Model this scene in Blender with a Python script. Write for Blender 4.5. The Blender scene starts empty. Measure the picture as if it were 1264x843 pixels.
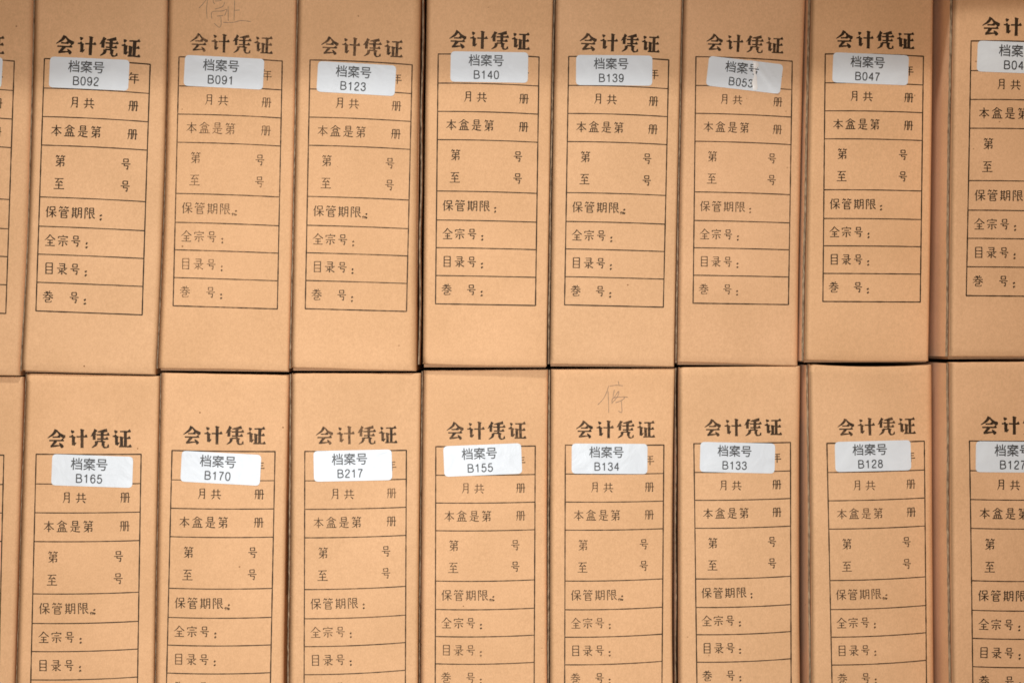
import bpy, math, random
from mathutils import Vector

# ------------------------------------------------------------------ camera, world, lamps, exposure
S = 0.0003086            # metres on the shelf front per millimetre-grid unit of the survey
D = 0.60                 # camera distance from the nominal plane of the box fronts
CX, CY = 632.0, 421.5
ZC = 0.1640              # camera height above the lower shelf board
SC = bpy.context.scene
COL = SC.collection
cam_d = bpy.data.cameras.new("camera")
cam = bpy.data.objects.new("camera", cam_d); COL.objects.link(cam)
cam.location = (0, -D, ZC); cam.rotation_euler = (math.radians(90), 0, 0)
cam_d.sensor_width = 36; cam_d.lens = 36 * D / (1264 * S)
cam_d.clip_start = 0.01; cam_d.clip_end = 50
SC.camera = cam
W = bpy.data.worlds.new("World"); SC.world = W; W.use_nodes = True
bg = W.node_tree.nodes["Background"]
bg.inputs[0].default_value = (1.0, 0.56, 0.25, 1); bg.inputs[1].default_value = 0.25

def lamp(name, loc, target, size, size_y, power, color):
    l = bpy.data.lights.new(name, 'AREA'); l.shape = 'RECTANGLE'; l.size = size; l.size_y = size_y
    l.energy = power; l.color = color
    o = bpy.data.objects.new(name, l); COL.objects.link(o)
    o.location = loc
    o.rotation_euler = (Vector(target) - Vector(loc)).to_track_quat('-Z', 'Y').to_euler()
    return o
E = math.radians(63)
# the ceiling tube high in front of the shelf, and an added fill spot, its cone shaped for the falloff
lamp("ceiling_lamp", (-0.25, -1.7 * math.cos(E), 0.2 + 1.7 * math.sin(E)), (0, 0, 0.15), 0.30, 0.12, 17.5, (1.0, 0.95, 0.88))
sp = bpy.data.lights.new("fill_spot", 'SPOT'); sp.energy = 33.0; sp.color = (0.96, 0.985, 1.0)
sp.spot_size = math.radians(38); sp.spot_blend = 1.0; sp.shadow_soft_size = 0.16
spo = bpy.data.objects.new("fill_spot", sp); COL.objects.link(spo)
spo.location = (-0.16, -1.00, 0.10)
spo.rotation_euler = (Vector((-0.04, 0, 0.118)) - spo.location).to_track_quat('-Z', 'Y').to_euler()
SC.view_settings.view_transform = 'Standard'; SC.view_settings.look = 'None'
SC.view_settings.exposure = 0.0; SC.view_settings.gamma = 1.0
SC.render.engine = 'CYCLES'
SC.cycles.filter_width = 1.7
SC.cycles.max_bounces = 8

# ------------------------------------------------------------------ materials
def new_mat(name):
    m = bpy.data.materials.new(name); m.use_nodes = True
    nt = m.node_tree; return m, nt, nt.nodes["Principled BSDF"]

def N(nt, t, **kw):
    n = nt.nodes.new(t)
    for k, v in kw.items():
        if hasattr(n, k): setattr(n, k, v)
        else: n.inputs[k].default_value = v
    return n

def obj_vec(nt):
    tc = N(nt, 'ShaderNodeTexCoord'); oi = N(nt, 'ShaderNodeObjectInfo')
    mul = N(nt, 'ShaderNodeMath', operation='MULTIPLY'); mul.inputs[1].default_value = 7.3
    nt.links.new(oi.outputs['Random'], mul.inputs[0])
    add = N(nt, 'ShaderNodeVectorMath', operation='ADD')
    nt.links.new(tc.outputs['Object'], add.inputs[0]); nt.links.new(mul.outputs[0], add.inputs[1])
    return add.outputs[0], oi

def ramp(nt, src, p0, c0, p1, c1):
    r = N(nt, 'ShaderNodeValToRGB')
    r.color_ramp.elements[0].position = p0; r.color_ramp.elements[0].color = c0
    r.color_ramp.elements[1].position = p1; r.color_ramp.elements[1].color = c1
    nt.links.new(src, r.inputs[0]); return r.outputs[0]

def mixc(nt, mode, fac, a, b):
    m = N(nt, 'ShaderNodeMix', data_type='RGBA', blend_type=mode)
    if isinstance(fac, (int, float)): m.inputs[0].default_value = fac
    else: nt.links.new(fac, m.inputs[0])
    for i, x in ((6, a), (7, b)):
        if isinstance(x, tuple): m.inputs[i].default_value = x
        else: nt.links.new(x, m.inputs[i])
    return m.outputs[2]

def kraft(name, base, rough=0.72):
    m, nt, b = new_mat(name)
    v, oi = obj_vec(nt)
    col = mixc(nt, 'MULTIPLY', 1.0, base, oi.outputs['Color'])
    n1 = N(nt, 'ShaderNodeTexNoise', **{'Scale': 34.0, 'Detail': 3.0}); nt.links.new(v, n1.inputs['Vector'])
    col = mixc(nt, 'MULTIPLY', 1.0, col, ramp(nt, n1.outputs[0], .3, (.93, .92, .90, 1), .7, (1.03, 1.03, 1.04, 1)))
    # pulp mottling of the liner
    n2 = N(nt, 'ShaderNodeTexNoise', **{'Scale': 620.0, 'Detail': 4.0, 'Roughness': .65}); nt.links.new(v, n2.inputs['Vector'])
    col = mixc(nt, 'MULTIPLY', 1.0, col, ramp(nt, n2.outputs[0], .28, (.945, .935, .92, 1), .72, (1.04, 1.04, 1.04, 1)))
    # fibres lying along the board
    mp = N(nt, 'ShaderNodeMapping'); mp.inputs['Scale'].default_value = (1.0, 1.0, 0.6); nt.links.new(v, mp.inputs[0])
    n3 = N(nt, 'ShaderNodeTexNoise', **{'Scale': 2300.0, 'Detail': 2.0}); nt.links.new(mp.outputs[0], n3.inputs['Vector'])
    col = mixc(nt, 'MULTIPLY', .8, col, ramp(nt, n3.outputs[0], .3, (.90, .885, .87, 1), .7, (1.06, 1.06, 1.06, 1)))
    # small brown specks
    vo = N(nt, 'ShaderNodeTexVoronoi', **{'Scale': 130.0}); nt.links.new(v, vo.inputs['Vector'])
    sp = N(nt, 'ShaderNodeSeparateColor'); nt.links.new(vo.outputs['Color'], sp.inputs[0])
    gt = N(nt, 'ShaderNodeMath', operation='GREATER_THAN'); gt.inputs[1].default_value = .72; nt.links.new(sp.outputs[0], gt.inputs[0])
    near = N(nt, 'ShaderNodeMath', operation='LESS_THAN'); near.inputs[1].default_value = .045; nt.links.new(vo.outputs['Distance'], near.inputs[0])
    mm = N(nt, 'ShaderNodeMath', operation='MULTIPLY'); nt.links.new(gt.outputs[0], mm.inputs[0]); nt.links.new(near.outputs[0], mm.inputs[1])
    m3 = N(nt, 'ShaderNodeMath', operation='MULTIPLY'); nt.links.new(mm.outputs[0], m3.inputs[0]); nt.links.new(sp.outputs[1], m3.inputs[1])
    col = mixc(nt, 'MIX', m3.outputs[0], col, (.26, .12, .05, 1))
    nt.links.new(col, b.inputs['Base Color'])
    b.inputs['Roughness'].default_value = rough; b.inputs['Specular IOR Level'].default_value = .28
    bp = N(nt, 'ShaderNodeBump', **{'Strength': .22, 'Distance': .00006})
    nt.links.new(n2.outputs[0], bp.inputs['Height']); nt.links.new(bp.outputs[0], b.inputs['Normal'])
    return m
M_COVER = kraft("kraft_liner", (.762, .485, .274, 1))
M_SIDE = kraft("kraft_side", (.86, .58, .38, 1))
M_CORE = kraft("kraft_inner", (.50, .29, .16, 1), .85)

def raw_edge():
    m, nt, b = new_mat("raw_board_edge")
    v, oi = obj_vec(nt)
    mp = N(nt, 'ShaderNodeMapping'); mp.inputs['Scale'].default_value = (2.5, 1, .5); nt.links.new(v, mp.inputs[0])
    n = N(nt, 'ShaderNodeTexNoise', **{'Scale': 900.0, 'Detail': 4.0}); nt.links.new(mp.outputs[0], n.inputs['Vector'])
    nt.links.new(ramp(nt, n.outputs[0], .33, (.13, .085, .05, 1), .68, (.42, .32, .21, 1)), b.inputs['Base Color'])
    b.inputs['Roughness'].default_value = .9
    return m
M_RAW = raw_edge()

def ink():
    """Printing ink: the object colour's red channel is how far the print has worn away."""
    m, nt, b = new_mat("printing_ink")
    v, oi = obj_vec(nt)
    sep = N(nt, 'ShaderNodeSeparateColor'); nt.links.new(oi.outputs['Color'], sep.inputs[0])
    n = N(nt, 'ShaderNodeTexNoise', **{'Scale': 900.0, 'Detail': 3.0}); nt.links.new(v, n.inputs['Vector'])
    n2 = N(nt, 'ShaderNodeTexNoise', **{'Scale': 60.0, 'Detail': 2.0}); nt.links.new(v, n2.inputs['Vector'])
    a = N(nt, 'ShaderNodeMath', operation='MULTIPLY_ADD'); nt.links.new(n2.outputs[0], a.inputs[0]); a.inputs[1].default_value = .8; nt.links.new(n.outputs[0], a.inputs[2])
    mr = N(nt, 'ShaderNodeMapRange'); nt.links.new(a.outputs[0], mr.inputs[0])
    mr.inputs[1].default_value = .78; mr.inputs[2].default_value = 1.18
    f = N(nt, 'ShaderNodeMath', operation='MULTIPLY'); nt.links.new(mr.outputs[0], f.inputs[0]); nt.links.new(sep.outputs[0], f.inputs[1])
    f.use_clamp = True
    col = mixc(nt, 'MIX', f.outputs[0], (.036, .020, .008, 1), (.42, .23, .11, 1))
    nt.links.new(col, b.inputs['Base Color']); b.inputs['Roughness'].default_value = .6
    b.inputs['Specular IOR Level'].default_value = .2
    return m
M_INK = ink()

def plain(name, c, rough, spec=.5):
    m, nt, b = new_mat(name); b.inputs['Base Color'].default_value = c
    b.inputs['Roughness'].default_value = rough; b.inputs['Specular IOR Level'].default_value = spec
    return m
M_TEXT = plain("sticker_print", (.045, .048, .05, 1), .5)
M_PENCIL = plain("pencil_line", (.30, .19, .115, 1), .6)

def sticker_mat():
    m, nt, b = new_mat("sticker_paper")
    v, oi = obj_vec(nt)
    n = N(nt, 'ShaderNodeTexNoise', **{'Scale': 120.0, 'Detail': 3.0, 'Distortion': .6}); nt.links.new(v, n.inputs['Vector'])
    col = mixc(nt, 'MULTIPLY', 1.0, (.72, .805, .885, 1), ramp(nt, n.outputs[0], .3, (.96, .96, .965, 1), .7, (1.02, 1.02, 1.02, 1)))
    col = mixc(nt, 'MULTIPLY', 1.0, col, oi.outputs['Color'])
    nt.links.new(col, b.inputs['Base Color'])
    b.inputs['Roughness'].default_value = .38; b.inputs['Specular IOR Level'].default_value = .38
    bp = N(nt, 'ShaderNodeBump', **{'Strength': .6, 'Distance': .0005})
    nt.links.new(n.outputs[0], bp.inputs['Height']); nt.links.new(bp.outputs[0], b.inputs['Normal'])
    return m
M_STICK = sticker_mat()
M_CREASE_GLARE = plain('crease_glare_white', (.90, .93, .95, 1), .18, .6)  # white stands for the glare along the crease

def shelf_mat():
    m, nt, b = new_mat("grey_enamel_steel")
    v, oi = obj_vec(nt)
    n = N(nt, 'ShaderNodeTexNoise', **{'Scale': 300.0, 'Detail': 3.0}); nt.links.new(v, n.inputs['Vector'])
    nt.links.new(ramp(nt, n.outputs[0], .3, (.42, .42, .41, 1), .7, (.50, .50, .49, 1)), b.inputs['Base Color'])
    b.inputs['Roughness'].default_value = .45
    return m
M_SHELF = shelf_mat()

# ------------------------------------------------------------------ mesh helpers
def link_mesh(name, verts, faces, mats, parent=None, fm=None, smooth=False):
    me = bpy.data.meshes.new(name); me.from_pydata(verts, [], faces)
    for m in (mats if isinstance(mats, (list, tuple)) else [mats]): me.materials.append(m)
    if fm: me.polygons.foreach_set('material_index', fm)
    if smooth: me.polygons.foreach_set('use_smooth', [True] * len(me.polygons))
    me.update()
    o = bpy.data.objects.new(name, me); COL.objects.link(o)
    if parent: o.parent = parent
    return o

def cuboid(name, x0, x1, y0, y1, z0, z1, mat, lip=0.0):
    v = [(x, y, z) for z in (z0, z1) for y in (y0, y1) for x in (x0, x1)]
    f = [(0, 2, 3, 1), (4, 5, 7, 6), (0, 1, 5, 4), (2, 6, 7, 3), (0, 4, 6, 2), (1, 3, 7, 5)]
    o = link_mesh(name, v, f, mat)
    bv = o.modifiers.new("bevel", 'BEVEL'); bv.width = .0012; bv.segments = 3
    return o

# ------------------------------------------------------------------ the shelf the boxes stand in
for nm, z0, z1, y0 in (("shelf_board", -0.022, -0.0006, -0.030), ("shelf_board", 0.3165, 0.338, -0.0315)):
    cuboid(nm, -0.34, 0.36, y0, 0.26, z0, z1, M_SHELF)['kind'] = 'structure'
cuboid("gap_shade_panel", -0.34, 0.36, 0.262, 0.268, -0.02, 0.336, M_SHELF)['kind'] = 'structure'  # unseen panel, added behind the boxes to keep the gaps dark

# ------------------------------------------------------------------ brush-stroke characters (100 x 100 grid, y down)
G = {
'会': "p 50,3 36,25 5,47|n 51,5 70,28 97,44|h 31,42 69,42|h 13,60 88,60|p 49,60 37,76 20,90|r 20,90 78,85|d 66,72 85,96",
'计': "d 14,7 27,20|h 4,40 26,40|v 26,40 26,84|r 26,84 41,70|h 42,40 97,40|v 71,4 71,98",
'凭': "p 29,3 19,21 3,38|v 20,23 20,56|p 88,6 60,12 37,15|h 33,30 98,30|v 62,13 62,52|h 36,52 92,52|p 33,64 29,82 8,97|h 33,64 67,64|v 67,64 67,86|r 67,86 74,95 92,95|r 92,95 95,79",
'证': "d 12,7 24,20|h 3,38 23,38|v 23,38 23,83|r 23,83 38,69|h 41,13 95,13|v 69,13 69,90|h 69,48 94,48|v 49,42 49,90|h 36,91 99,91",
'年': "p 28,4 20,20 6,34|h 24,20 88,20|h 24,42 84,42|v 24,42 24,64|h 4,65 96,65|v 59,20 59,98",
'月': "p 28,8 28,60 10,95|h 28,8 74,8|v 74,8 74,92|r 74,92 62,84|h 28,34 74,34|h 28,58 74,58",
'共': "h 12,28 88,28|v 32,8 32,60|v 68,8 68,60|h 4,60 96,60|p 34,68 12,94|d 64,70 88,92",
'册': "p 16,12 16,60 6,94|h 16,12 42,12|v 42,12 42,90|r 42,90 34,83|p 58,12 58,60 50,94|h 58,12 84,12|v 84,12 84,92|r 84,92 75,84|h 2,48 98,48",
'本': "h 8,28 92,28|v 50,4 50,97|p 48,30 30,58 4,78|n 52,30 70,56 96,76|h 32,74 68,74",
'盒': "p 50,2 30,20 4,34|n 50,2 70,20 96,32|h 34,28 66,28|v 30,38 30,56|h 30,38 70,38|v 70,38 70,56|h 30,55 70,55|v 20,66 20,92|h 20,66 80,66|v 80,66 80,92|v 40,66 40,92|v 60,66 60,92|h 3,93 97,93",
'是': "v 28,6 28,42|h 28,6 72,6|v 72,6 72,42|h 28,23 72,23|h 28,41 72,41|h 8,54 92,54|v 52,54 52,88|h 52,70 82,70|p 30,62 26,78 6,97|n 24,80 50,92 96,95",
'第': "p 24,2 8,20|h 20,10 42,10|d 28,13 34,22|p 66,2 54,18|h 64,10 92,10|d 74,13 80,22|h 18,30 80,30|v 80,30 80,46|h 22,46 80,46|v 22,46 18,64|h 18,64 84,64|v 84,64 80,90|r 80,90 68,83|v 50,30 50,98|p 48,66 30,84 8,94",
'号': "v 28,8 28,34|h 28,8 72,8|v 72,8 72,34|h 28,33 72,33|h 6,48 94,48|v 38,48 32,64|h 32,64 74,64|v 74,64 68,94|r 68,94 54,86",
'至': "h 12,10 88,10|p 46,12 36,28 20,42|h 20,42 74,36|d 62,26 82,46|h 18,64 82,64|v 50,46 50,92|h 4,93 96,93",
'保': "p 26,4 18,26 3,48|v 18,30 18,97|v 42,8 42,36|h 42,8 84,8|v 84,8 84,36|h 42,35 84,35|h 30,54 97,54|v 63,36 63,97|p 61,56 48,74 28,88|n 65,56 80,74 98,86",
'管': "p 24,2 8,20|h 20,10 42,10|d 28,13 34,20|p 66,2 54,18|h 64,10 92,10|d 74,13 80,20|d 50,23 52,31|v 10,34 10,46|h 10,34 92,34|r 92,34 85,45|v 28,46 28,97|h 28,46 72,46|v 72,46 72,62|h 28,62 72,62|h 28,76 78,76|v 78,76 78,96|h 28,95 78,95",
'期': "h 4,20 50,20|v 15,6 15,72|v 39,6 39,72|h 15,37 39,37|h 15,54 39,54|h 3,72 52,72|p 18,76 5,95|d 36,78 48,93|p 62,10 62,60 52,95|h 62,10 90,10|v 90,10 90,93|r 90,93 80,86|h 62,36 90,36|h 62,60 90,60",
'限': "v 10,8 10,97|h 10,8 32,8|p 32,8 22,30|r 22,30 36,46 32,60|r 32,60 20,58|v 50,8 50,94|r 50,94 66,82|h 50,8 84,8|v 84,8 84,44|h 50,26 84,26|h 50,44 84,44|p 93,52 74,62|n 64,46 78,76 98,92",
'全': "p 50,2 30,28 3,48|n 50,2 70,26 97,44|h 26,48 74,48|h 26,70 74,70|v 50,48 50,92|h 8,93 92,93",
'宗': "d 50,2 52,12|v 10,16 10,30|h 10,16 92,16|r 92,16 84,28|h 28,36 72,36|h 8,54 92,54|v 50,54 50,95|r 50,95 40,88|p 30,64 12,86|d 68,64 88,84",
'目': "v 22,6 22,97|h 22,6 78,6|v 78,6 78,97|h 22,36 78,36|h 22,64 78,64|h 22,92 78,92",
'录': "h 22,8 74,8|v 74,8 70,44|h 28,26 72,26|h 6,46 94,46|v 50,46 50,95|r 50,95 40,88|d 24,56 34,66|p 44,68 14,90|p 80,54 60,66|n 54,66 72,82 94,92",
'卷': "d 32,4 38,16|p 68,2 60,16|h 16,20 84,20|h 6,38 94,38|p 48,6 44,38 6,66|n 58,40 74,52 97,62|h 30,60 66,60|v 66,60 66,76|h 30,76 66,76|v 30,76 30,90|r 30,90 40,95 80,94|r 80,94 83,81",
'：': "o 26,55 36,65|o 26,87 36,97",
# the small misprinted tick beside the colon
'~': "r 4,62 16,76|r 20,52 14,92|r 28,66 44,58|r 34,58 38,90|r 46,60 54,78 60,64",
}
GLY = {}
for ch, sdef in G.items():
    GLY[ch] = [(s.split()[0], [tuple(map(float, q.split(','))) for q in s.split()[1:]]) for s in sdef.split('|')]
BODY_W = dict(h=(5.4, 5.0, 6.4), v=(7.4, 7.0, 7.0), p=(8.5, 6.5, 2.4), n=(3.0, 6.5, 8.5), d=(3.0, 8.0, 8.0), r=(6.5, 5.5, 3.0), o=(14, 14, 14))
HEAD_W = dict(h=(8, 7.5, 9), v=(17.5, 16.5, 16.5), p=(19, 14, 3), n=(5, 14, 23), d=(5, 16, 20), r=(12, 10, 4), o=(12, 12, 12))

def smooth_line(p, n):
    if len(p) == 2:
        return [(p[0][0] + (p[1][0] - p[0][0]) * i / n, p[0][1] + (p[1][1] - p[0][1]) * i / n) for i in range(n + 1)]
    out = []
    q = [p[0]] + list(p) + [p[-1]]
    seg = len(p) - 1; per = max(2, n // seg + 1)
    for s in range(seg):
        a, b, c, d = q[s:s + 4]
        for i in range(per + (s == seg - 1)):
            t = i / per
            out.append(tuple(.5 * ((2 * b[k]) + (-a[k] + c[k]) * t + (2 * a[k] - 5 * b[k] + 4 * c[k] - d[k]) * t * t + (-a[k] + 3 * b[k] - 3 * c[k] + d[k]) * t ** 3) for k in (0, 1)))
    return out

class Sheet:
    """Collects flat ribbons in a box's print coordinates."""
    def __init__(self): self.v = []; self.f = []; self.k = 0
    def ribbon(self, pts, widths):
        base = len(self.v); m = len(pts); self.k += 1
        lift = (self.k % 9) * .000004
        for i, (x, y) in enumerate(pts):
            a = pts[max(i - 1, 0)]; b = pts[min(i + 1, m - 1)]
            dx, dy = b[0] - a[0], b[1] - a[1]; L = math.hypot(dx, dy) or 1
            w = widths[i] / 2; nx, ny = -dy / L * w, dx / L * w
            self.v += [(x + nx, y + ny, lift), (x - nx, y - ny, lift)]
        for i in range(m - 1):
            j = base + 2 * i; self.f.append((j, j + 1, j + 3, j + 2))
    def poly(self, pts):
        base = len(self.v); self.k += 1; lift = (self.k % 9) * .000004
        self.v += [(x, y, lift) for x, y in pts]; self.f.append(tuple(range(base, base + len(pts))))

def glyph(sh, ch, fn, style, head, rng, wk=1.0):
    """fn maps glyph-grid (0..100) to the sheet's coordinates; wk scales a 100-grid width to sheet units."""
    for t, pts in GLY[ch]:
        w0, w1, w2 = style[t]
        n = 6 if t in 'hvo' else 8
        L = smooth_line(pts, n); m = len(L)
        wid = []
        for i in range(m):
            u = i / (m - 1)
            w = w0 + (w1 - w0) * u * 2 if u < .5 else w1 + (w2 - w1) * (u - .5) * 2
            wid.append(w * wk * rng.uniform(.94, 1.06))
        P = [fn(x + rng.uniform(-.5, .5), y + rng.uniform(-.5, .5)) for x, y in L]
        if t == 'd': wid[-1] *= .45
        if t == 'n': wid[-1] *= .15
        sh.ribbon(P, wid)
        (x1, y1) = pts[-1]; (x0, y0) = pts[0]
        if t == 'h' and head:       # the triangular end of a printed horizontal
            sh.poly([fn(x1 - 15, y1 - 3), fn(x1 - 4, y1 - 13), fn(x1 + 4, y1 + 1), fn(x1 - 2, y1 + 4), fn(x1 - 13, y1 + 4)])
        elif t == 'h':
            sh.poly([fn(x1 - 7, y1 - 2), fn(x1 - 1, y1 - 7), fn(x1 + 3, y1 + 2), fn(x1 - 5, y1 + 3)])
        if t == 'v' and head:       # the slanting start of a printed vertical
            sh.poly([fn(x0 - 12, y0 - 2), fn(x0 - 4, y0 - 5), fn(x0 + 13, y0 + 1), fn(x0 + 8, y0 + 8), fn(x0 - 7, y0 + 6)])

def font_mesh(body, size, align='CENTER'):
    c = bpy.data.curves.new("lettering", 'FONT'); c.body = body; c.size = size
    c.align_x = align; c.align_y = 'CENTER'; c.resolution_u = 4; c.offset = .10
    o = bpy.data.objects.new("lettering", c); COL.objects.link(o)
    bpy.context.view_layer.update()
    me = o.evaluated_get(bpy.context.evaluated_depsgraph_get()).to_mesh()
    vs = [tuple(v.co[:2]) for v in me.vertices]; fs = [tuple(p.vertices) for p in me.polygons]
    o.to_mesh_clear(); bpy.data.objects.remove(o); bpy.data.curves.remove(c)
    return vs, fs
def fit(vs, w=None, h=None):
    x0, x1 = min(v[0] for v in vs), max(v[0] for v in vs); y0, y1 = min(v[1] for v in vs), max(v[1] for v in vs)
    kx = w / (x1 - x0) if w else None; ky = h / (y1 - y0) if h else None
    kx = kx or ky; ky = ky or kx
    return [((x - (x0 + x1) / 2) * kx, -(y - (y0 + y1) / 2) * ky) for x, y in vs]
TOPTEXT = font_mesh('档案号', 10)
TOPTEXT = (fit(TOPTEXT[0], 43.5, 14.6), TOPTEXT[1])

# ------------------------------------------------------------------ survey of the boxes
# yt/yb: heights where left/right edges are given; L, R: edge positions at top, middle, bottom
# bot: bottom edge (left, right) ; top: top edge (left, right); T: table corners TL TR BL BR; z: mm the front stands forward
UP = (-36, 200, 452)
LO = (460, 620, 843)
BOXES = [
 dict(n=None, row=0, ys=UP, L=(-126, -131, -138), R=(40.5, 36, 24.5), top=(-36, -35), bot=(460, 463.5), z=1.2, r=7, T=((-113, 69), (17.8, 76), (-124, 382), (7.2, 387)), st=(-46, 88, 3, 98), fade=.25, label='kraft box cut off by left edge of picture, upper row, beside sticker B092'),
 dict(n='B092', row=0, ys=UP, L=(43.5, 38.5, 27.5), R=(206.5, 202, 191.5), top=(-36, -34), bot=(457.5, 462.5), z=2.0, r=6, T=((54.6, 72.7), (185.6, 80), (44.6, 383.8), (175.7, 388.8)), st=(110.2, 91.4, 2.7, 98.5), fade=.0, tint=(1, 1, 1)),
 dict(n='B091', row=0, ys=UP, L=(209, 205, 195.5), R=(366, 362, 356.3), top=(-35, -34), bot=(454.3, 458.0), z=1.2, r=4, T=((221, 70.7), (348.5, 75.9), (213.7, 377.5), (342.5, 381.5)), st=(276.6, 89.8, 3.0, 98), fade=.72, mark=1),
 dict(n='B123', row=0, ys=UP, L=(369.5, 365, 359.8), R=(520, 515.4, 514), top=(-36, -35), bot=(454.2, 457.3), z=2.6, r=10, T=((382.8, 74.6), (508.8, 80.5), (376.8, 381.1), (501.8, 384.5)), st=(440, 97.6, 3.3, 96.5), fade=.5, mark=1),
 dict(n='B140', row=0, ys=UP, L=(527.5, 524.4, 522), R=(683.5, 678.8, 674.8), top=(-38, -37), bot=(449.4, 452.8), z=1.9, r=3, T=((541, 67.4), (665.4, 71.2), (537.6, 375.1), (661, 377.2)), st=(604, 83.6, .9, 95.5), fade=.12, groove=3.6),
 dict(n='B139', row=0, ys=UP, L=(687, 682.6, 679.2), R=(843, 837, 832.4), top=(-37, -36), bot=(448.8, 452.6), z=1.8, r=3.5, T=((702, 70.3), (825.4, 74.6), (696.8, 376.4), (818.7, 379.3)), st=(758, 87.6, .6, 94), fade=.15, mark=1),
 dict(n='B053', row=0, ys=UP, L=(846, 840.6, 836.8), R=(996.5, 989, 985.6), top=(-37, -36), bot=(447.2, 451.0), z=1.1, r=7, T=((859, 70.5), (978, 76), (855.5, 374.3), (973.2, 376.1)), st=(919, 93, 6.6, 92), fade=.4, tear=1),
 dict(n='B047', row=0, ys=UP, L=(1003, 998, 993.4), R=(1153.5, 1150.6, 1146.4), top=(-38, -38), bot=(445.0, 446.2), z=4.0, r=5, T=((1018.7, 67.1), (1140, 69.9), (1015.8, 372.2), (1135.6, 373)), st=(1074.6, 85.4, 2.3, 93.4), fade=.02, ridge=3),
 dict(n='B042', row=0, ys=UP, L=(1178.5, 1174.4, 1172.2), R=(1337, 1334, 1331), top=(-52, -52), bot=(439.6, 441.5), z=15.0, r=4, T=((1198.5, 51.2), (1325, 54.5), (1192.5, 365), (1319, 366.5)), st=(1255.5, 71.8, 2.3, 99), fade=.06, ridge=3.2),
 dict(n=None, row=1, ys=LO, L=(-134, -138, -146), R=(29.0, 24.0, 17.0), top=(463, 465), bot=(950, 950), z=-.6, r=5, T=((-126, 560), (5.2, 561.5), (-135, 874), (-2, 871)), st=(-60, 580, 2, 98), fade=.1, label='kraft box cut off by left edge of picture, lower row, beside sticker B165'),
 dict(n='B165', row=1, ys=LO, L=(33.0, 27.6, 21.2), R=(196.6, 193, 189.4), top=(460.8, 464.2), bot=(952, 950), z=1.3, r=4.5, T=((44.7, 560.4), (174.5, 560.4), (37.5, 874), (169.5, 870)), st=(114.2, 581, 1.9, 100), fade=.22, mark=1, ridge=1.2),
 dict(n='B170', row=1, ys=LO, L=(199.8, 196.2, 192.4), R=(356.6, 353, 349.8), top=(460.2, 462.6), bot=(950, 949), z=0.7, r=5, T=((212.5, 555.8), (339.5, 557.2), (205, 865.2), (333.5, 864.4)), st=(272.8, 577.6, 3.1, 98), fade=.3, mark=1),
 dict(n='B217', row=1, ys=LO, L=(360.6, 359.4, 357.2), R=(519.4, 517.2, 515.6), top=(460.8, 460.6), bot=(950, 950), z=1.9, r=4.5, T=((376.3, 557), (501.6, 555.6), (375.3, 867.4), (500.4, 861)), st=(435.6, 574.4, -1.2, 96.5), fade=.6),
 dict(n='B155', row=1, ys=LO, L=(523.2, 521.0, 519.4), R=(676.6, 675.2, 675.4), top=(457.3, 456), bot=(948, 948), z=-.7, r=4.5, T=((538, 551), (660.7, 550.3), (537.2, 853), (659.3, 851)), st=(595.9, 567.4, -2.3, 96), fade=.5, mark=1),
 dict(n='B134', row=1, ys=LO, L=(680.4, 679.4, 679.2), R=(833.2, 830.2, 830.6), top=(455.6, 454.8), bot=(946, 946), z=1.1, r=3.5, T=((697.8, 549.1), (819.5, 549.1), (697, 854.7), (817, 849.7)), st=(752.4, 566, .3, 93.5), fade=.48, mark=1),
 dict(n='B133', row=1, ys=LO, L=(838.4, 838.2, 838.6), R=(989.2, 987.6, 988.8), top=(453.3, 451.8), bot=(945, 945), z=0.7, r=8, T=((856.3, 547.3), (975.9, 546), (860.4, 851.3), (976.4, 846.5)), st=(910.2, 564.6, 1.4, 92.5), fade=.2, groove=3.2, ridge=1.2),
 dict(n='B128', row=1, ys=LO, L=(999.2, 1001.0, 1002.4), R=(1152.0, 1152.6, 1154.2), top=(449.6, 450.0), bot=(945, 945), z=3.6, r=9, T=((1020.6, 547), (1140.8, 544.3), (1027, 855), (1143.4, 848.7)), st=(1077.3, 562.6, -1.4, 93.5), fade=.38, mark=1, ridge=2.6, sag=2.6),
 dict(n='B127', row=1, ys=LO, L=(1173.0, 1173.4, 1175.8), R=(1330, 1333, 1336), top=(447.2, 446), bot=(948, 948), z=14.6, r=4, T=((1196.3, 544), (1322, 544.6), (1200.7, 857.6), (1327, 857.6)), st=(1253, 563.8, .6, 98), fade=.05, ridge=3),
]
FR = (0, .1166, .2298, .343, .5485, .6645, .775, .8865, 1)
DEPTH = .195

def quad3(ys, vals, y):
    (a, b, c), (fa, fb, fc) = ys, vals
    if y < a or y > c:       # carry on straight past the surveyed part
        e, o_, fe, fo = (a, b, fa, fb) if y < a else (c, b, fc, fb)
        return fe + (fe - fo) / (e - o_) * (y - e) * .9
    return fa * (y - b) * (y - c) / ((a - b) * (a - c)) + fb * (y - a) * (y - c) / ((b - a) * (b - c)) + fc * (y - a) * (y - b) / ((c - a) * (c - b))

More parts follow.
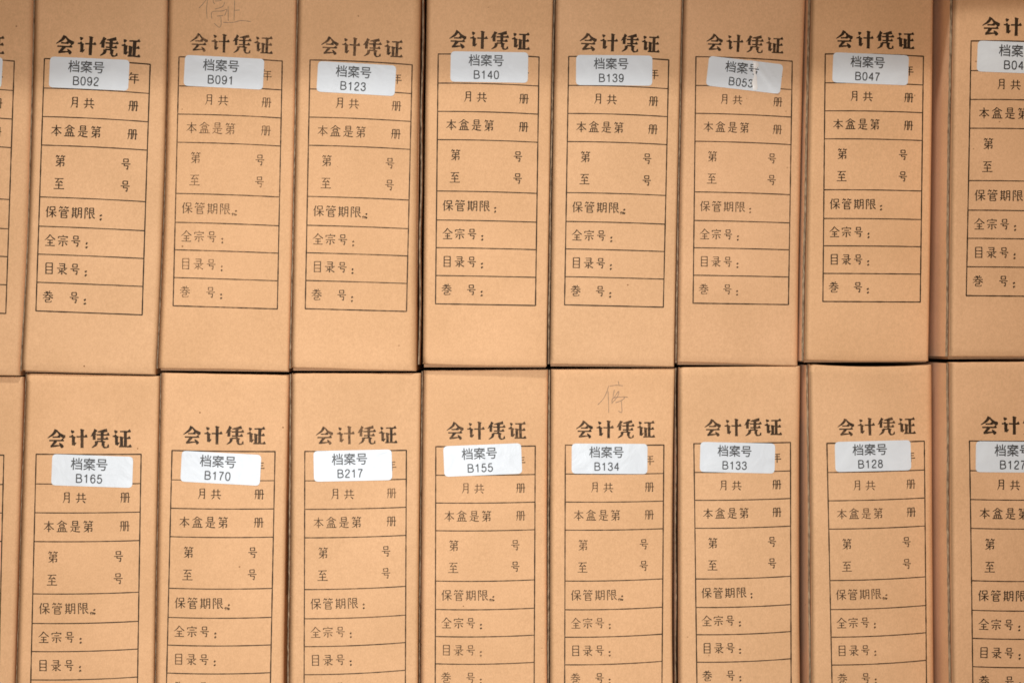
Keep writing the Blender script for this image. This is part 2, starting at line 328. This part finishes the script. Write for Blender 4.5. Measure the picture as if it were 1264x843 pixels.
class Box:
    def __init__(self, d, idx):
        self.d = d; self.rng = random.Random(100 + idx)
        self.k = (D - d['z'] / 1000) / D
        r = self.rng
        self.w = [(r.uniform(14, 60), r.uniform(10, 34), r.uniform(0, 6.3), r.uniform(.00005, .00016)) for _ in range(5)]
        self.bulge = r.uniform(.0003, .0009)
        yb = d['bot'][0]
        cx = (quad3(d['ys'], d['L'], yb) + quad3(d['ys'], d['R'], yb)) / 2
        self.org = Vector(self.world(cx, max(d['bot']) + 2, 0))
        self.org.y = -d['z'] / 1000
    def world(self, px, py, depth):
        return ((px - CX) * S * self.k, -self.d['z'] / 1000 + depth, ZC + (CY - py) * S * self.k)
    def local(self, px, py, depth):
        w = self.world(px, py, depth); o = self.org
        return (w[0] - o.x, w[1] - o.y, w[2] - o.z)
    def L(self, y): return quad3(self.d['ys'], self.d['L'], y)
    def R(self, y): return quad3(self.d['ys'], self.d['R'], y)
    def relief(self, px, py):
        """depth of the board surface behind the nominal front plane (metres, smooth)"""
        d = self.d
        l, r = self.L(py), self.R(py); u = min(max((px - l) / (r - l), 0), 1)
        y0, y1 = d['top'][0], d['bot'][0]; v = min(max((py - y0) / (y1 - y0), 0), 1)
        z = -self.bulge * (4 * u * (1 - u)) * (.35 + .65 * 4 * v * (1 - v))
        X, Y = px * S, py * S
        for fx, fy, ph, a in self.w: z += a * math.sin(fx * X + fy * Y + ph)
        return z

def build_cover(B, root):
    d = B.d
    us = [0, .012, .03] + [i / 26 for i in range(2, 25)] + [.97, .988, 1]
    rl, rr = 1.3, d['r']
    cols = [('L', .007), ('L', .0012), ('a', 0)]
    # cross-section: (kind, value)
    sec = [(0, 0, .0045), (0, 0, .0012)]
    for i in range(1, 4):
        t = i / 4 * math.pi / 2
        sec.append((0, rl * (1 - math.cos(t)), rl * (1 - math.sin(t)) * S))
    for i in range(25):
        sec.append((i / 24, 0, 0))
    for i in range(1, 9):
        t = i / 8 * math.pi / 2
        sec.append((1, -rr * (1 - math.sin(t)) , rr * (1 - math.cos(t)) * S))
    sec.append((1, 0, .02)); sec.append((1, 0, DEPTH))
    yt, yb = d['top'], d['bot']
    # vertical profile: offset px from edge, extra depth
    vp = [(0, 0, .0022), (0, 0, .0007), (0, .5, .00018)] + [(0, 1.6, .00002)]
    nr = 46
    rows = [(0, o, dep) for (_, o, dep) in vp] + [(j / nr, 0, 0) for j in range(1, nr)] + [(1, -o, dep) for (_, o, dep) in reversed(vp)]
    V, F = [], []
    sag = d.get('sag', 0)
    jag = [B.rng.uniform(-.25, .25) for _ in range(40)]
    for (v, oy, dy) in rows:
        for ci, (u, ox, dx) in enumerate(sec):
            # horizontal position inside the inner (unrounded) part
            uu = u
            ya = yt[0] + (yt[1] - yt[0]) * uu + sag * 4 * uu * (1 - uu) * 1.0
            ye = yb[0] + (yb[1] - yb[0]) * uu + (.9 * math.sin(uu * 5 + B.org.x * 40) * .5 if d['row'] == 0 else 0)
            y = ya + (ye - ya) * v + oy
            if v in (0, 1): y += jag[ci % 40] * .5
            l, r = B.L(y), B.R(y)
            if u == 0: x = l + ox
            elif u == 1 and ox != 0 or (u == 1 and dx > 0): x = r + ox
            else: x = l + rl + (r - rr - l - rl) * u
            if u == 0 and ci >= 2 and ci < 5: x = l + ox
            z = B.relief(x, y) if dx < .01 else 0
            V.append(B.local(x, y, z + max(dx, dy) if dx < .01 else max(dx, dy)))
    nc = len(sec)
    for j in range(len(rows) - 1):
        for i in range(nc - 1):
            a = j * nc + i
            F.append((a, a + nc, a + nc + 1, a + 1))
    o = link_mesh("cover_panel", V, F, M_COVER, root, smooth=True)
    o.color = (*d.get('tint', TINT[B.rng.randrange(len(TINT))]), 1)
    return o
TINT = [(1, 1, 1), (.985, .975, .96), (1.0, .99, 1.0), (.97, .965, .96), (1.0, .985, .965)]

def build_side(B, root, prev_right):
    """the left side board with its cut edge showing beside the cover"""
    d = B.d
    V, F, FM = [], [], []
    nr = 90; y0, y1 = d['top'][0] + 1, d['bot'][0] + .5
    rng = B.rng; ph = rng.uniform(0, 6)
    for j in range(nr + 1):
        y = y0 + (y1 - y0) * j / nr
        l = B.L(y); g = d.get('groove', 1.0) * (1 + .15 * math.sin(j * .21 + ph))
        rw = d.get('ridge', 2.0)
        if prev_right:
            avail = l - prev_right(y) - g - .5
            if avail < rw: rw = max(avail, .7)
            if avail < .7: g = max(.35, l - prev_right(y) - .7 - .4)
        xb = l - g + rng.uniform(-.18, .18); xa = xb - rw + rng.uniform(-.12, .12)
        jd = .0007 + .0003 * math.sin(j * .13 + ph * 2) + rng.uniform(-.00012, .00012)
        xs = l - d.get('groove', 1.0) - rw * .95
        V += [B.local(xs, y, DEPTH), B.local(xs, y, .0035), B.local(xa, y, jd + .00025), B.local(xa + rw * .3, y, jd), B.local(xb - rw * .25, y, jd - rng.uniform(0, .00008)), B.local(xb, y, jd + .0003), B.local(xb, y, .006)]
    for j in range(nr):
        for i in range(6):
            a = j * 7 + i; F.append((a, a + 7, a + 8, a + 1)); FM.append(1 if i in (2, 3, 4) else 0)
    n = len(V); F.append(tuple(range(0, 7))); FM.append(1); F.append(tuple(range(n - 1, n - 8, -1))); FM.append(0)
    return link_mesh("side_panel", V, F, [M_SIDE, M_RAW], root, fm=FM)

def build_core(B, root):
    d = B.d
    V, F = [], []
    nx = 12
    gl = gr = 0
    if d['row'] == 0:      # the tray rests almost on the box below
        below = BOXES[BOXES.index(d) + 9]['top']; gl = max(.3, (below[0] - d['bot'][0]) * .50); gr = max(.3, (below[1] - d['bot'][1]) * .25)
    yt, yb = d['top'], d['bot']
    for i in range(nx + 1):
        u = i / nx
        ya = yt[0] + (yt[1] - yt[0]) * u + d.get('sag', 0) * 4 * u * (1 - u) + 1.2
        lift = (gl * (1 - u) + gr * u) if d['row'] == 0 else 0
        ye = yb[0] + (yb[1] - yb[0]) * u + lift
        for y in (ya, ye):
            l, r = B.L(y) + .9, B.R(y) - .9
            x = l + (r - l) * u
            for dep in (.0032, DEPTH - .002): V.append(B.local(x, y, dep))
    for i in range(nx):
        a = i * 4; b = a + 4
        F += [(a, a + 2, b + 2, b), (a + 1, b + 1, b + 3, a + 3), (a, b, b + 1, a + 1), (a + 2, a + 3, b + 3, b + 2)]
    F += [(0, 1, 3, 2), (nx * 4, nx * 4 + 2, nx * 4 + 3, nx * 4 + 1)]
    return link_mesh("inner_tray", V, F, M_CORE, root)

def sheet_obj(name, B, sh, mat, parent, lift, fade=None):
    """drape a print sheet (survey coordinates) on the board"""
    V = [B.local(x, y, B.relief(x, y) - lift - l) for x, y, l in sh.v]
    o = link_mesh(name, V, sh.f, mat, parent)
    if fade is not None: o.color = (fade, 0, 0, 1)
    return o

def table_map(B):
    TL, TR, BL, BR = B.d['T']
    row = B.d['row']
    def f(u, v):
        x = (1 - v) * ((1 - u) * TL[0] + u * TR[0]) + v * ((1 - u) * BL[0] + u * BR[0])
        y = (1 - v) * ((1 - u) * TL[1] + u * TR[1]) + v * ((1 - u) * BL[1] + u * BR[1])
        c = 4 * u * (1 - u)
        y += (-1.0 * c * (1 - v)) if row == 0 else (.3 + 1.0 * v) * c
        return x, y
    return f

LAYOUT = [('年', .85, .06), ('月', .303, .170), ('共', .437, .171), ('册', .855, .171),
 ('本', .137, .283), ('盒', .262, .283), ('是', .388, .283), ('第', .512, .284), ('册', .855, .284),
 ('第', .184, .404), ('号', .803, .404), ('至', .178, .493), ('号', .803, .492),
 ('保', .112, .606), ('管', .234, .606), ('期', .358, .606), ('限', .478, .606), ('：', .605, .608),
 ('全', .112, .719), ('宗', .234, .719), ('号', .356, .719), ('：', .48, .721),
 ('目', .112, .830), ('录', .234, .830), ('号', .356, .830), ('：', .48, .832),
 ('卷', .108, .942), ('号', .356, .942), ('：', .48, .944)]

def rules(B, root, f):
    sh = Sheet(); rng = B.rng
    n = 22
    for i, v in enumerate(FR):
        w = 1.6 if i in (0, 8) else 1.3
        e = .004
        sh.ribbon([f(-e + (1 + 2 * e) * t / n, v) for t in range(n + 1)], [w * rng.uniform(.8, 1.15) for _ in range(n + 1)])
    n = 40
    for u in (0, 1):
        sh.ribbon([f(u, t / n) for t in range(n + 1)], [1.55 * rng.uniform(.75, 1.2) for _ in range(n + 1)])
    sheet_obj("printed_table", B, sh, M_INK, root, .00002, B.d['fade'] * .8)

def form_text(B, root, f):
    sh = Sheet(); rng = B.rng
    TL, TR = B.d['T'][0], B.d['T'][1]
    TW = math.hypot(TR[0] - TL[0], TR[1] - TL[1])
    size = TW * .107
    wk = size / 100 * (1.46 - .42 * B.d['fade'])
    lay = list(LAYOUT)
    if B.d.get('mark'): lay.append(('~', .578, .619))
    jit = [rng.uniform(-.002, .002) for _ in range(30)]
    for i, (ch, u, v) in enumerate(lay):
        x, y = f(u, v)
        x2, y2 = f(u + .08, v); a = math.atan2(y2 - y, x2 - x) * .8
        ca, sa = math.cos(a), math.sin(a)
        s = size * (.62 if ch in '号册共月' else .70 if ch == '~' else 1.0 * .92) if ch in '~' else size
        hs = .88 if ch in '号册月' else 1.0
        def fn(gx, gy, x=x, y=y, s=s, hs=hs, ca=ca, sa=sa):
            dx, dy = (gx - 50) / 100 * s * hs, (gy - 50) / 100 * s * 1.06
            return x + dx * ca - dy * sa, y + dx * sa + dy * ca
        glyph(sh, ch, fn, BODY_W, False, rng, wk)
    sheet_obj("printed_form_text", B, sh, M_INK, root, .00002, B.d['fade'])

def title(B, root, f):
    sh = Sheet(); rng = B.rng
    TL, TR = B.d['T'][0], B.d['T'][1]
    TW = math.hypot(TR[0] - TL[0], TR[1] - TL[1])
    a = math.atan2(TR[1] - TL[1], TR[0] - TL[0]); ca, sa = math.cos(a), math.sin(a)
    mx, my = (TL[0] + TR[0]) / 2 + .5, (TL[1] + TR[1]) / 2 - (19.2 if B.d['row'] else 18.6)
    size = TW * .183; pitch = TW * .208
    for i, ch in enumerate('会计凭证'):
        ox = (i - 1.5) * pitch
        def fn(gx, gy, ox=ox):
            dx, dy = ox + (gx - 50) / 100 * size, (gy - 50) / 100 * size * 1.0
            return mx + dx * ca - dy * sa, my + dx * sa + dy * ca
        glyph(sh, ch, fn, HEAD_W, True, rng, size / 100 * (1.05 - .3 * B.d['fade']))
    sheet_obj("printed_title", B, sh, M_INK, root, .00002, B.d['fade'] * .85)

DIG = {
'B': ["6,0 6,100", "6,4 32,4 46,9 51,25 46,41 32,47 6,47", "32,47 50,54 57,71 51,89 34,96 6,96"],
'0': ["28,3 45,13 52,50 45,87 28,97 11,87 4,50 11,13 28,3"],
'1': ["8,26 24,19 32,3", "32,2 32,100"],
'2': ["6,31 11,12 29,3 47,12 48,31 36,52 13,74 5,95", "4,96 53,96"],
'3': ["6,27 12,10 29,3 46,12 46,32 36,44 21,46", "26,46 44,52 52,70 44,90 27,97 10,90 4,72"],
'4': ["41,100 41,3", "41,4 3,69", "2,69 56,69"],
'5': ["49,4 14,4", "14,4 7,51", "7,51 28,38 46,47 52,67 44,88 26,97 10,91 4,74"],
'6': ["49,25 43,9 29,3 13,14 5,42 6,68 14,90 29,97 45,88 52,67 45,46 29,39 13,47 6,62"],
'7': ["3,4 53,4", "52,4 36,32 24,64 19,100"],
'8': ["28,3 43,10 47,25 40,40 28,45 15,40 9,25 14,10 28,3", "28,45 45,53 52,71 44,90 28,97 12,90 4,71 11,53 28,45"],
}
DIG = {k: [[tuple(map(float, q.split(','))) for q in t.split()] for t in v] for k, v in DIG.items()}
DIG['9'] = [[(56 - x, 100 - y) for x, y in t] for t in DIG['6']]
def number_mesh(txt):
    sh = Sheet(); x0 = 0
    for ch in txt:
        w = 1.06 if ch == 'B' else .92
        for t in DIG[ch]:
            P = smooth_line(t, 24 if len(t) > 2 else 1)
            sh.ribbon([(x0 + x * w / 100 * 11.6, (y - 50) / 100 * 10.2) for x, y in P], [1.42] * len(P))
        x0 += 9.3 if ch == 'B' else 7.9
    mx = (x0 - 1.8) / 2
    return [(x - mx, y, l) for x, y, l in sh.v], sh.f

def sticker(B, root):
    d = B.d; cx, cy, ang, w = d['st']; h = 37.6 * (w / 96) ** .5
    a = math.radians(ang); ca, sa = math.cos(a), math.sin(a)
    def M(x, y): return cx + x * ca - y * sa, cy + x * sa + y * ca
    rng = B.rng
    curl = [rng.uniform(.00002, .00014) for _ in range(4)]
    def lift(x, y):
        u, v = x / w * 2, y / h * 2
        z = 0
        for (sx, sy), c in zip(((-1, -1), (1, -1), (-1, 1), (1, 1)), curl):
            z += c * max(0, (sx * u + 1) / 2) ** 6 * max(0, (sy * v + 1) / 2) ** 3
        if d.get('tear'):      # the creased right end of the tilted sticker
            t = u * .9 - v * .35
            z += .00022 * math.exp(-((t - .52) / .10) ** 2) + .00012 * math.exp(-((t - .74) / .05) ** 2)
        return z
    # rounded-rectangle grid
    nx, ny = 40, 16; rad = 4.6
    V, F = [], []
    for top in (1, 0):
        for j in range(ny + 1):
            for i in range(nx + 1):
                x = (i / nx - .5) * w; y = (j / ny - .5) * h
                ex = abs(x) - (w / 2 - rad); ey = abs(y) - (h / 2 - rad)
                if ex > 0 and ey > 0:
                    m = max(ex, ey); L = math.hypot(ex, ey); q = m / L
                    x = math.copysign(w / 2 - rad + ex * q, x); y = math.copysign(h / 2 - rad + ey * q, y)
                px, py = M(x, y)
                V.append(B.local(px, py, B.relief(px, py) - .00006 - (lift(x, y) if top else -.00003 + lift(x, y))))
    n1 = (nx + 1) * (ny + 1)
    for j in range(ny):
        for i in range(nx):
            q = j * (nx + 1) + i
            F.append((q, q + nx + 1, q + nx + 2, q + 1))
            F.append((n1 + q, n1 + q + 1, n1 + q + nx + 2, n1 + q + nx + 1))
    nt_ = len(F)
    edge = [i for i in range(nx + 1)] + [j * (nx + 1) + nx for j in range(1, ny + 1)] + [ny * (nx + 1) + i for i in range(nx - 1, -1, -1)] + [j * (nx + 1) for j in range(ny - 1, 0, -1)]
    for i in range(len(edge)):
        p, q = edge[i], edge[(i + 1) % len(edge)]
        b = len(V); V += [V[p], V[q], V[n1 + q], V[n1 + p]]
        F.append((b, b + 1, b + 2, b + 3))
    st = link_mesh("sticker", V, F, M_STICK, root, smooth=True)
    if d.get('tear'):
        # a fold of film over the print's right half, glare painted in white
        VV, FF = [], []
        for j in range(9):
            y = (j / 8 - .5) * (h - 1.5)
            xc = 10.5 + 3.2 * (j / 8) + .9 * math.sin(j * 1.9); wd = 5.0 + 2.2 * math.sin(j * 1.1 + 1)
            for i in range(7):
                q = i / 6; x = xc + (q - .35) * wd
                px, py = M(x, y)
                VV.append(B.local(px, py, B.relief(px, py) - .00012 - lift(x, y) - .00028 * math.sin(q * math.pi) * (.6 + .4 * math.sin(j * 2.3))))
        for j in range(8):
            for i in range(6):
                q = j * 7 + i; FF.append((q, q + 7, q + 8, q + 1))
        link_mesh("film_crease_glare", VV, FF, M_CREASE_GLARE, st, smooth=True)
    t = rng.uniform(.97, 1.01); st.color = (t, t, t, 1)
    if not d['n']: return
    vs, fs = number_mesh(d['n'])
    k = w / 96
    shift = -4.0 + (3 if d['n'] == 'B042' else 0)
    V2, F2 = [], []
    for (tv, tf, oy, ox) in (([(x, y, 0) for x, y in TOPTEXT[0]], TOPTEXT[1], -8.2, shift), (vs, fs, 9.6, shift + .5)):
        b = len(V2)
        for x, y, ll in tv:
            X, Y = x * k + ox, y * k + oy
            px, py = M(X, Y)
            V2.append(B.local(px, py, B.relief(px, py) - .00006 - lift(X, Y) - .00005 - ll))
        F2 += [tuple(b + i for i in f) for f in tf]
    link_mesh("sticker_text", V2, F2, M_TEXT, st)

HAND = {
 'B134': ((680, 440, 4.215), [[(302, 150), (278, 212), (243, 252)], [(297, 178), (300, 240), (301, 292)], [(350, 128), (354, 146)], [(306, 154), (340, 149), (376, 152)], [(330, 172), (324, 218), (352, 180), (348, 206), (320, 240)], [(318, 246), (322, 218), (360, 210), (402, 212)], [(386, 212), (368, 228), (336, 240)], [(366, 232), (369, 288), (350, 282)]]),
 'B091': ((230, 0, 10.54), [[(300, -90), (240, 30), (165, 112)], [(282, -20), (266, 120), (272, 250)], [(330, -75), (470, -88)], [(400, -130), (404, -92)], [(360, -50), (350, 20), (370, 60)], [(345, -40), (470, -50), (455, 10), (372, 20)], [(500, 40), (470, 95), (372, 126)], [(335, 252), (338, 162), (470, 150), (528, 130), (500, 212)], [(400, 216), (482, 210)], [(450, 214), (454, 330), (425, 360), (362, 308)], [(545, 90), (548, 280)], [(630, 8), (622, 275)], [(626, 142), (697, 138)], [(480, 298), (600, 300), (720, 274), (845, 290)]]),
}
def handwriting(B, root):
    (ox, oy, k), strokes = HAND[B.d['n']]
    sh = Sheet(); rng = B.rng
    for s in strokes:
        P = smooth_line([(ox + x / k, oy + y / k) for x, y in s], 14)
        sh.ribbon(P, [.82 * rng.uniform(.7, 1.25) * (.6 if i in (0, len(P) - 1) else 1) for i in range(len(P))])
    o = sheet_obj("pencil_note", B, sh, M_PENCIL, root, .00002)
    o['label'] = 'faint pencilled characters above the title'

extra = {
 'B092': 'upper row, boldest black print, whole box nearest the left, sticker B092',
 'B091': 'upper row, two faint pencilled characters at its top, sticker B091',
 'B123': 'upper row, brown rounded right edge beside black gap, sticker B123',
 'B140': 'upper row, just right of the black gap, sticker B140',
 'B139': 'upper row, above the box with a pencil note, sticker B139',
 'B053': 'upper row, most tilted and creased sticker B053',
 'B047': 'upper row, left of the wide side strip, sticker B047',
 'B042': 'upper row, standing forward at right edge of picture, sticker B042',
 'B165': 'lower row, below box B092, sticker B165',
 'B170': 'lower row, below box B091, tilted sticker B170',
 'B217': 'lower row, most worn brownish title, sticker B217',
 'B155': 'lower row, shadow band along its top, sticker B155',
 'B134': 'lower row, one faint pencilled character at top, sticker B134',
 'B133': 'lower row, below the creased sticker box, sticker B133',
 'B128': 'lower row, sagging top edge, sticker B128',
 'B127': 'lower row, standing forward at right edge of picture, sticker B127',
}
prev = None; prev_row = -1
for i, d in enumerate(BOXES):
    B = Box(d, i)
    root = bpy.data.objects.new("archive_box", None); COL.objects.link(root)
    root.location = B.org; root.empty_display_size = .02
    root['label'] = d.get('label') or 'kraft box, ' + extra[d['n']]
    root['category'] = 'archive box'; root['group'] = 'cardboard voucher boxes stacked in two rows'
    if d['row'] != prev_row: prev = None
    build_core(B, root); build_cover(B, root)
    pr = None
    if prev is not None:
        P = prev
        # edge of the neighbour as it lies in this box's own survey plane
        pr = (lambda y, P=P, B=B: CX + (P.R(y) - CX) * P.k / B.k)
    build_side(B, root, pr)
    f = table_map(B)
    rules(B, root, f); form_text(B, root, f); title(B, root, f); sticker(B, root)
    if d['n'] in HAND: handwriting(B, root)
    prev = B; prev_row = d['row']
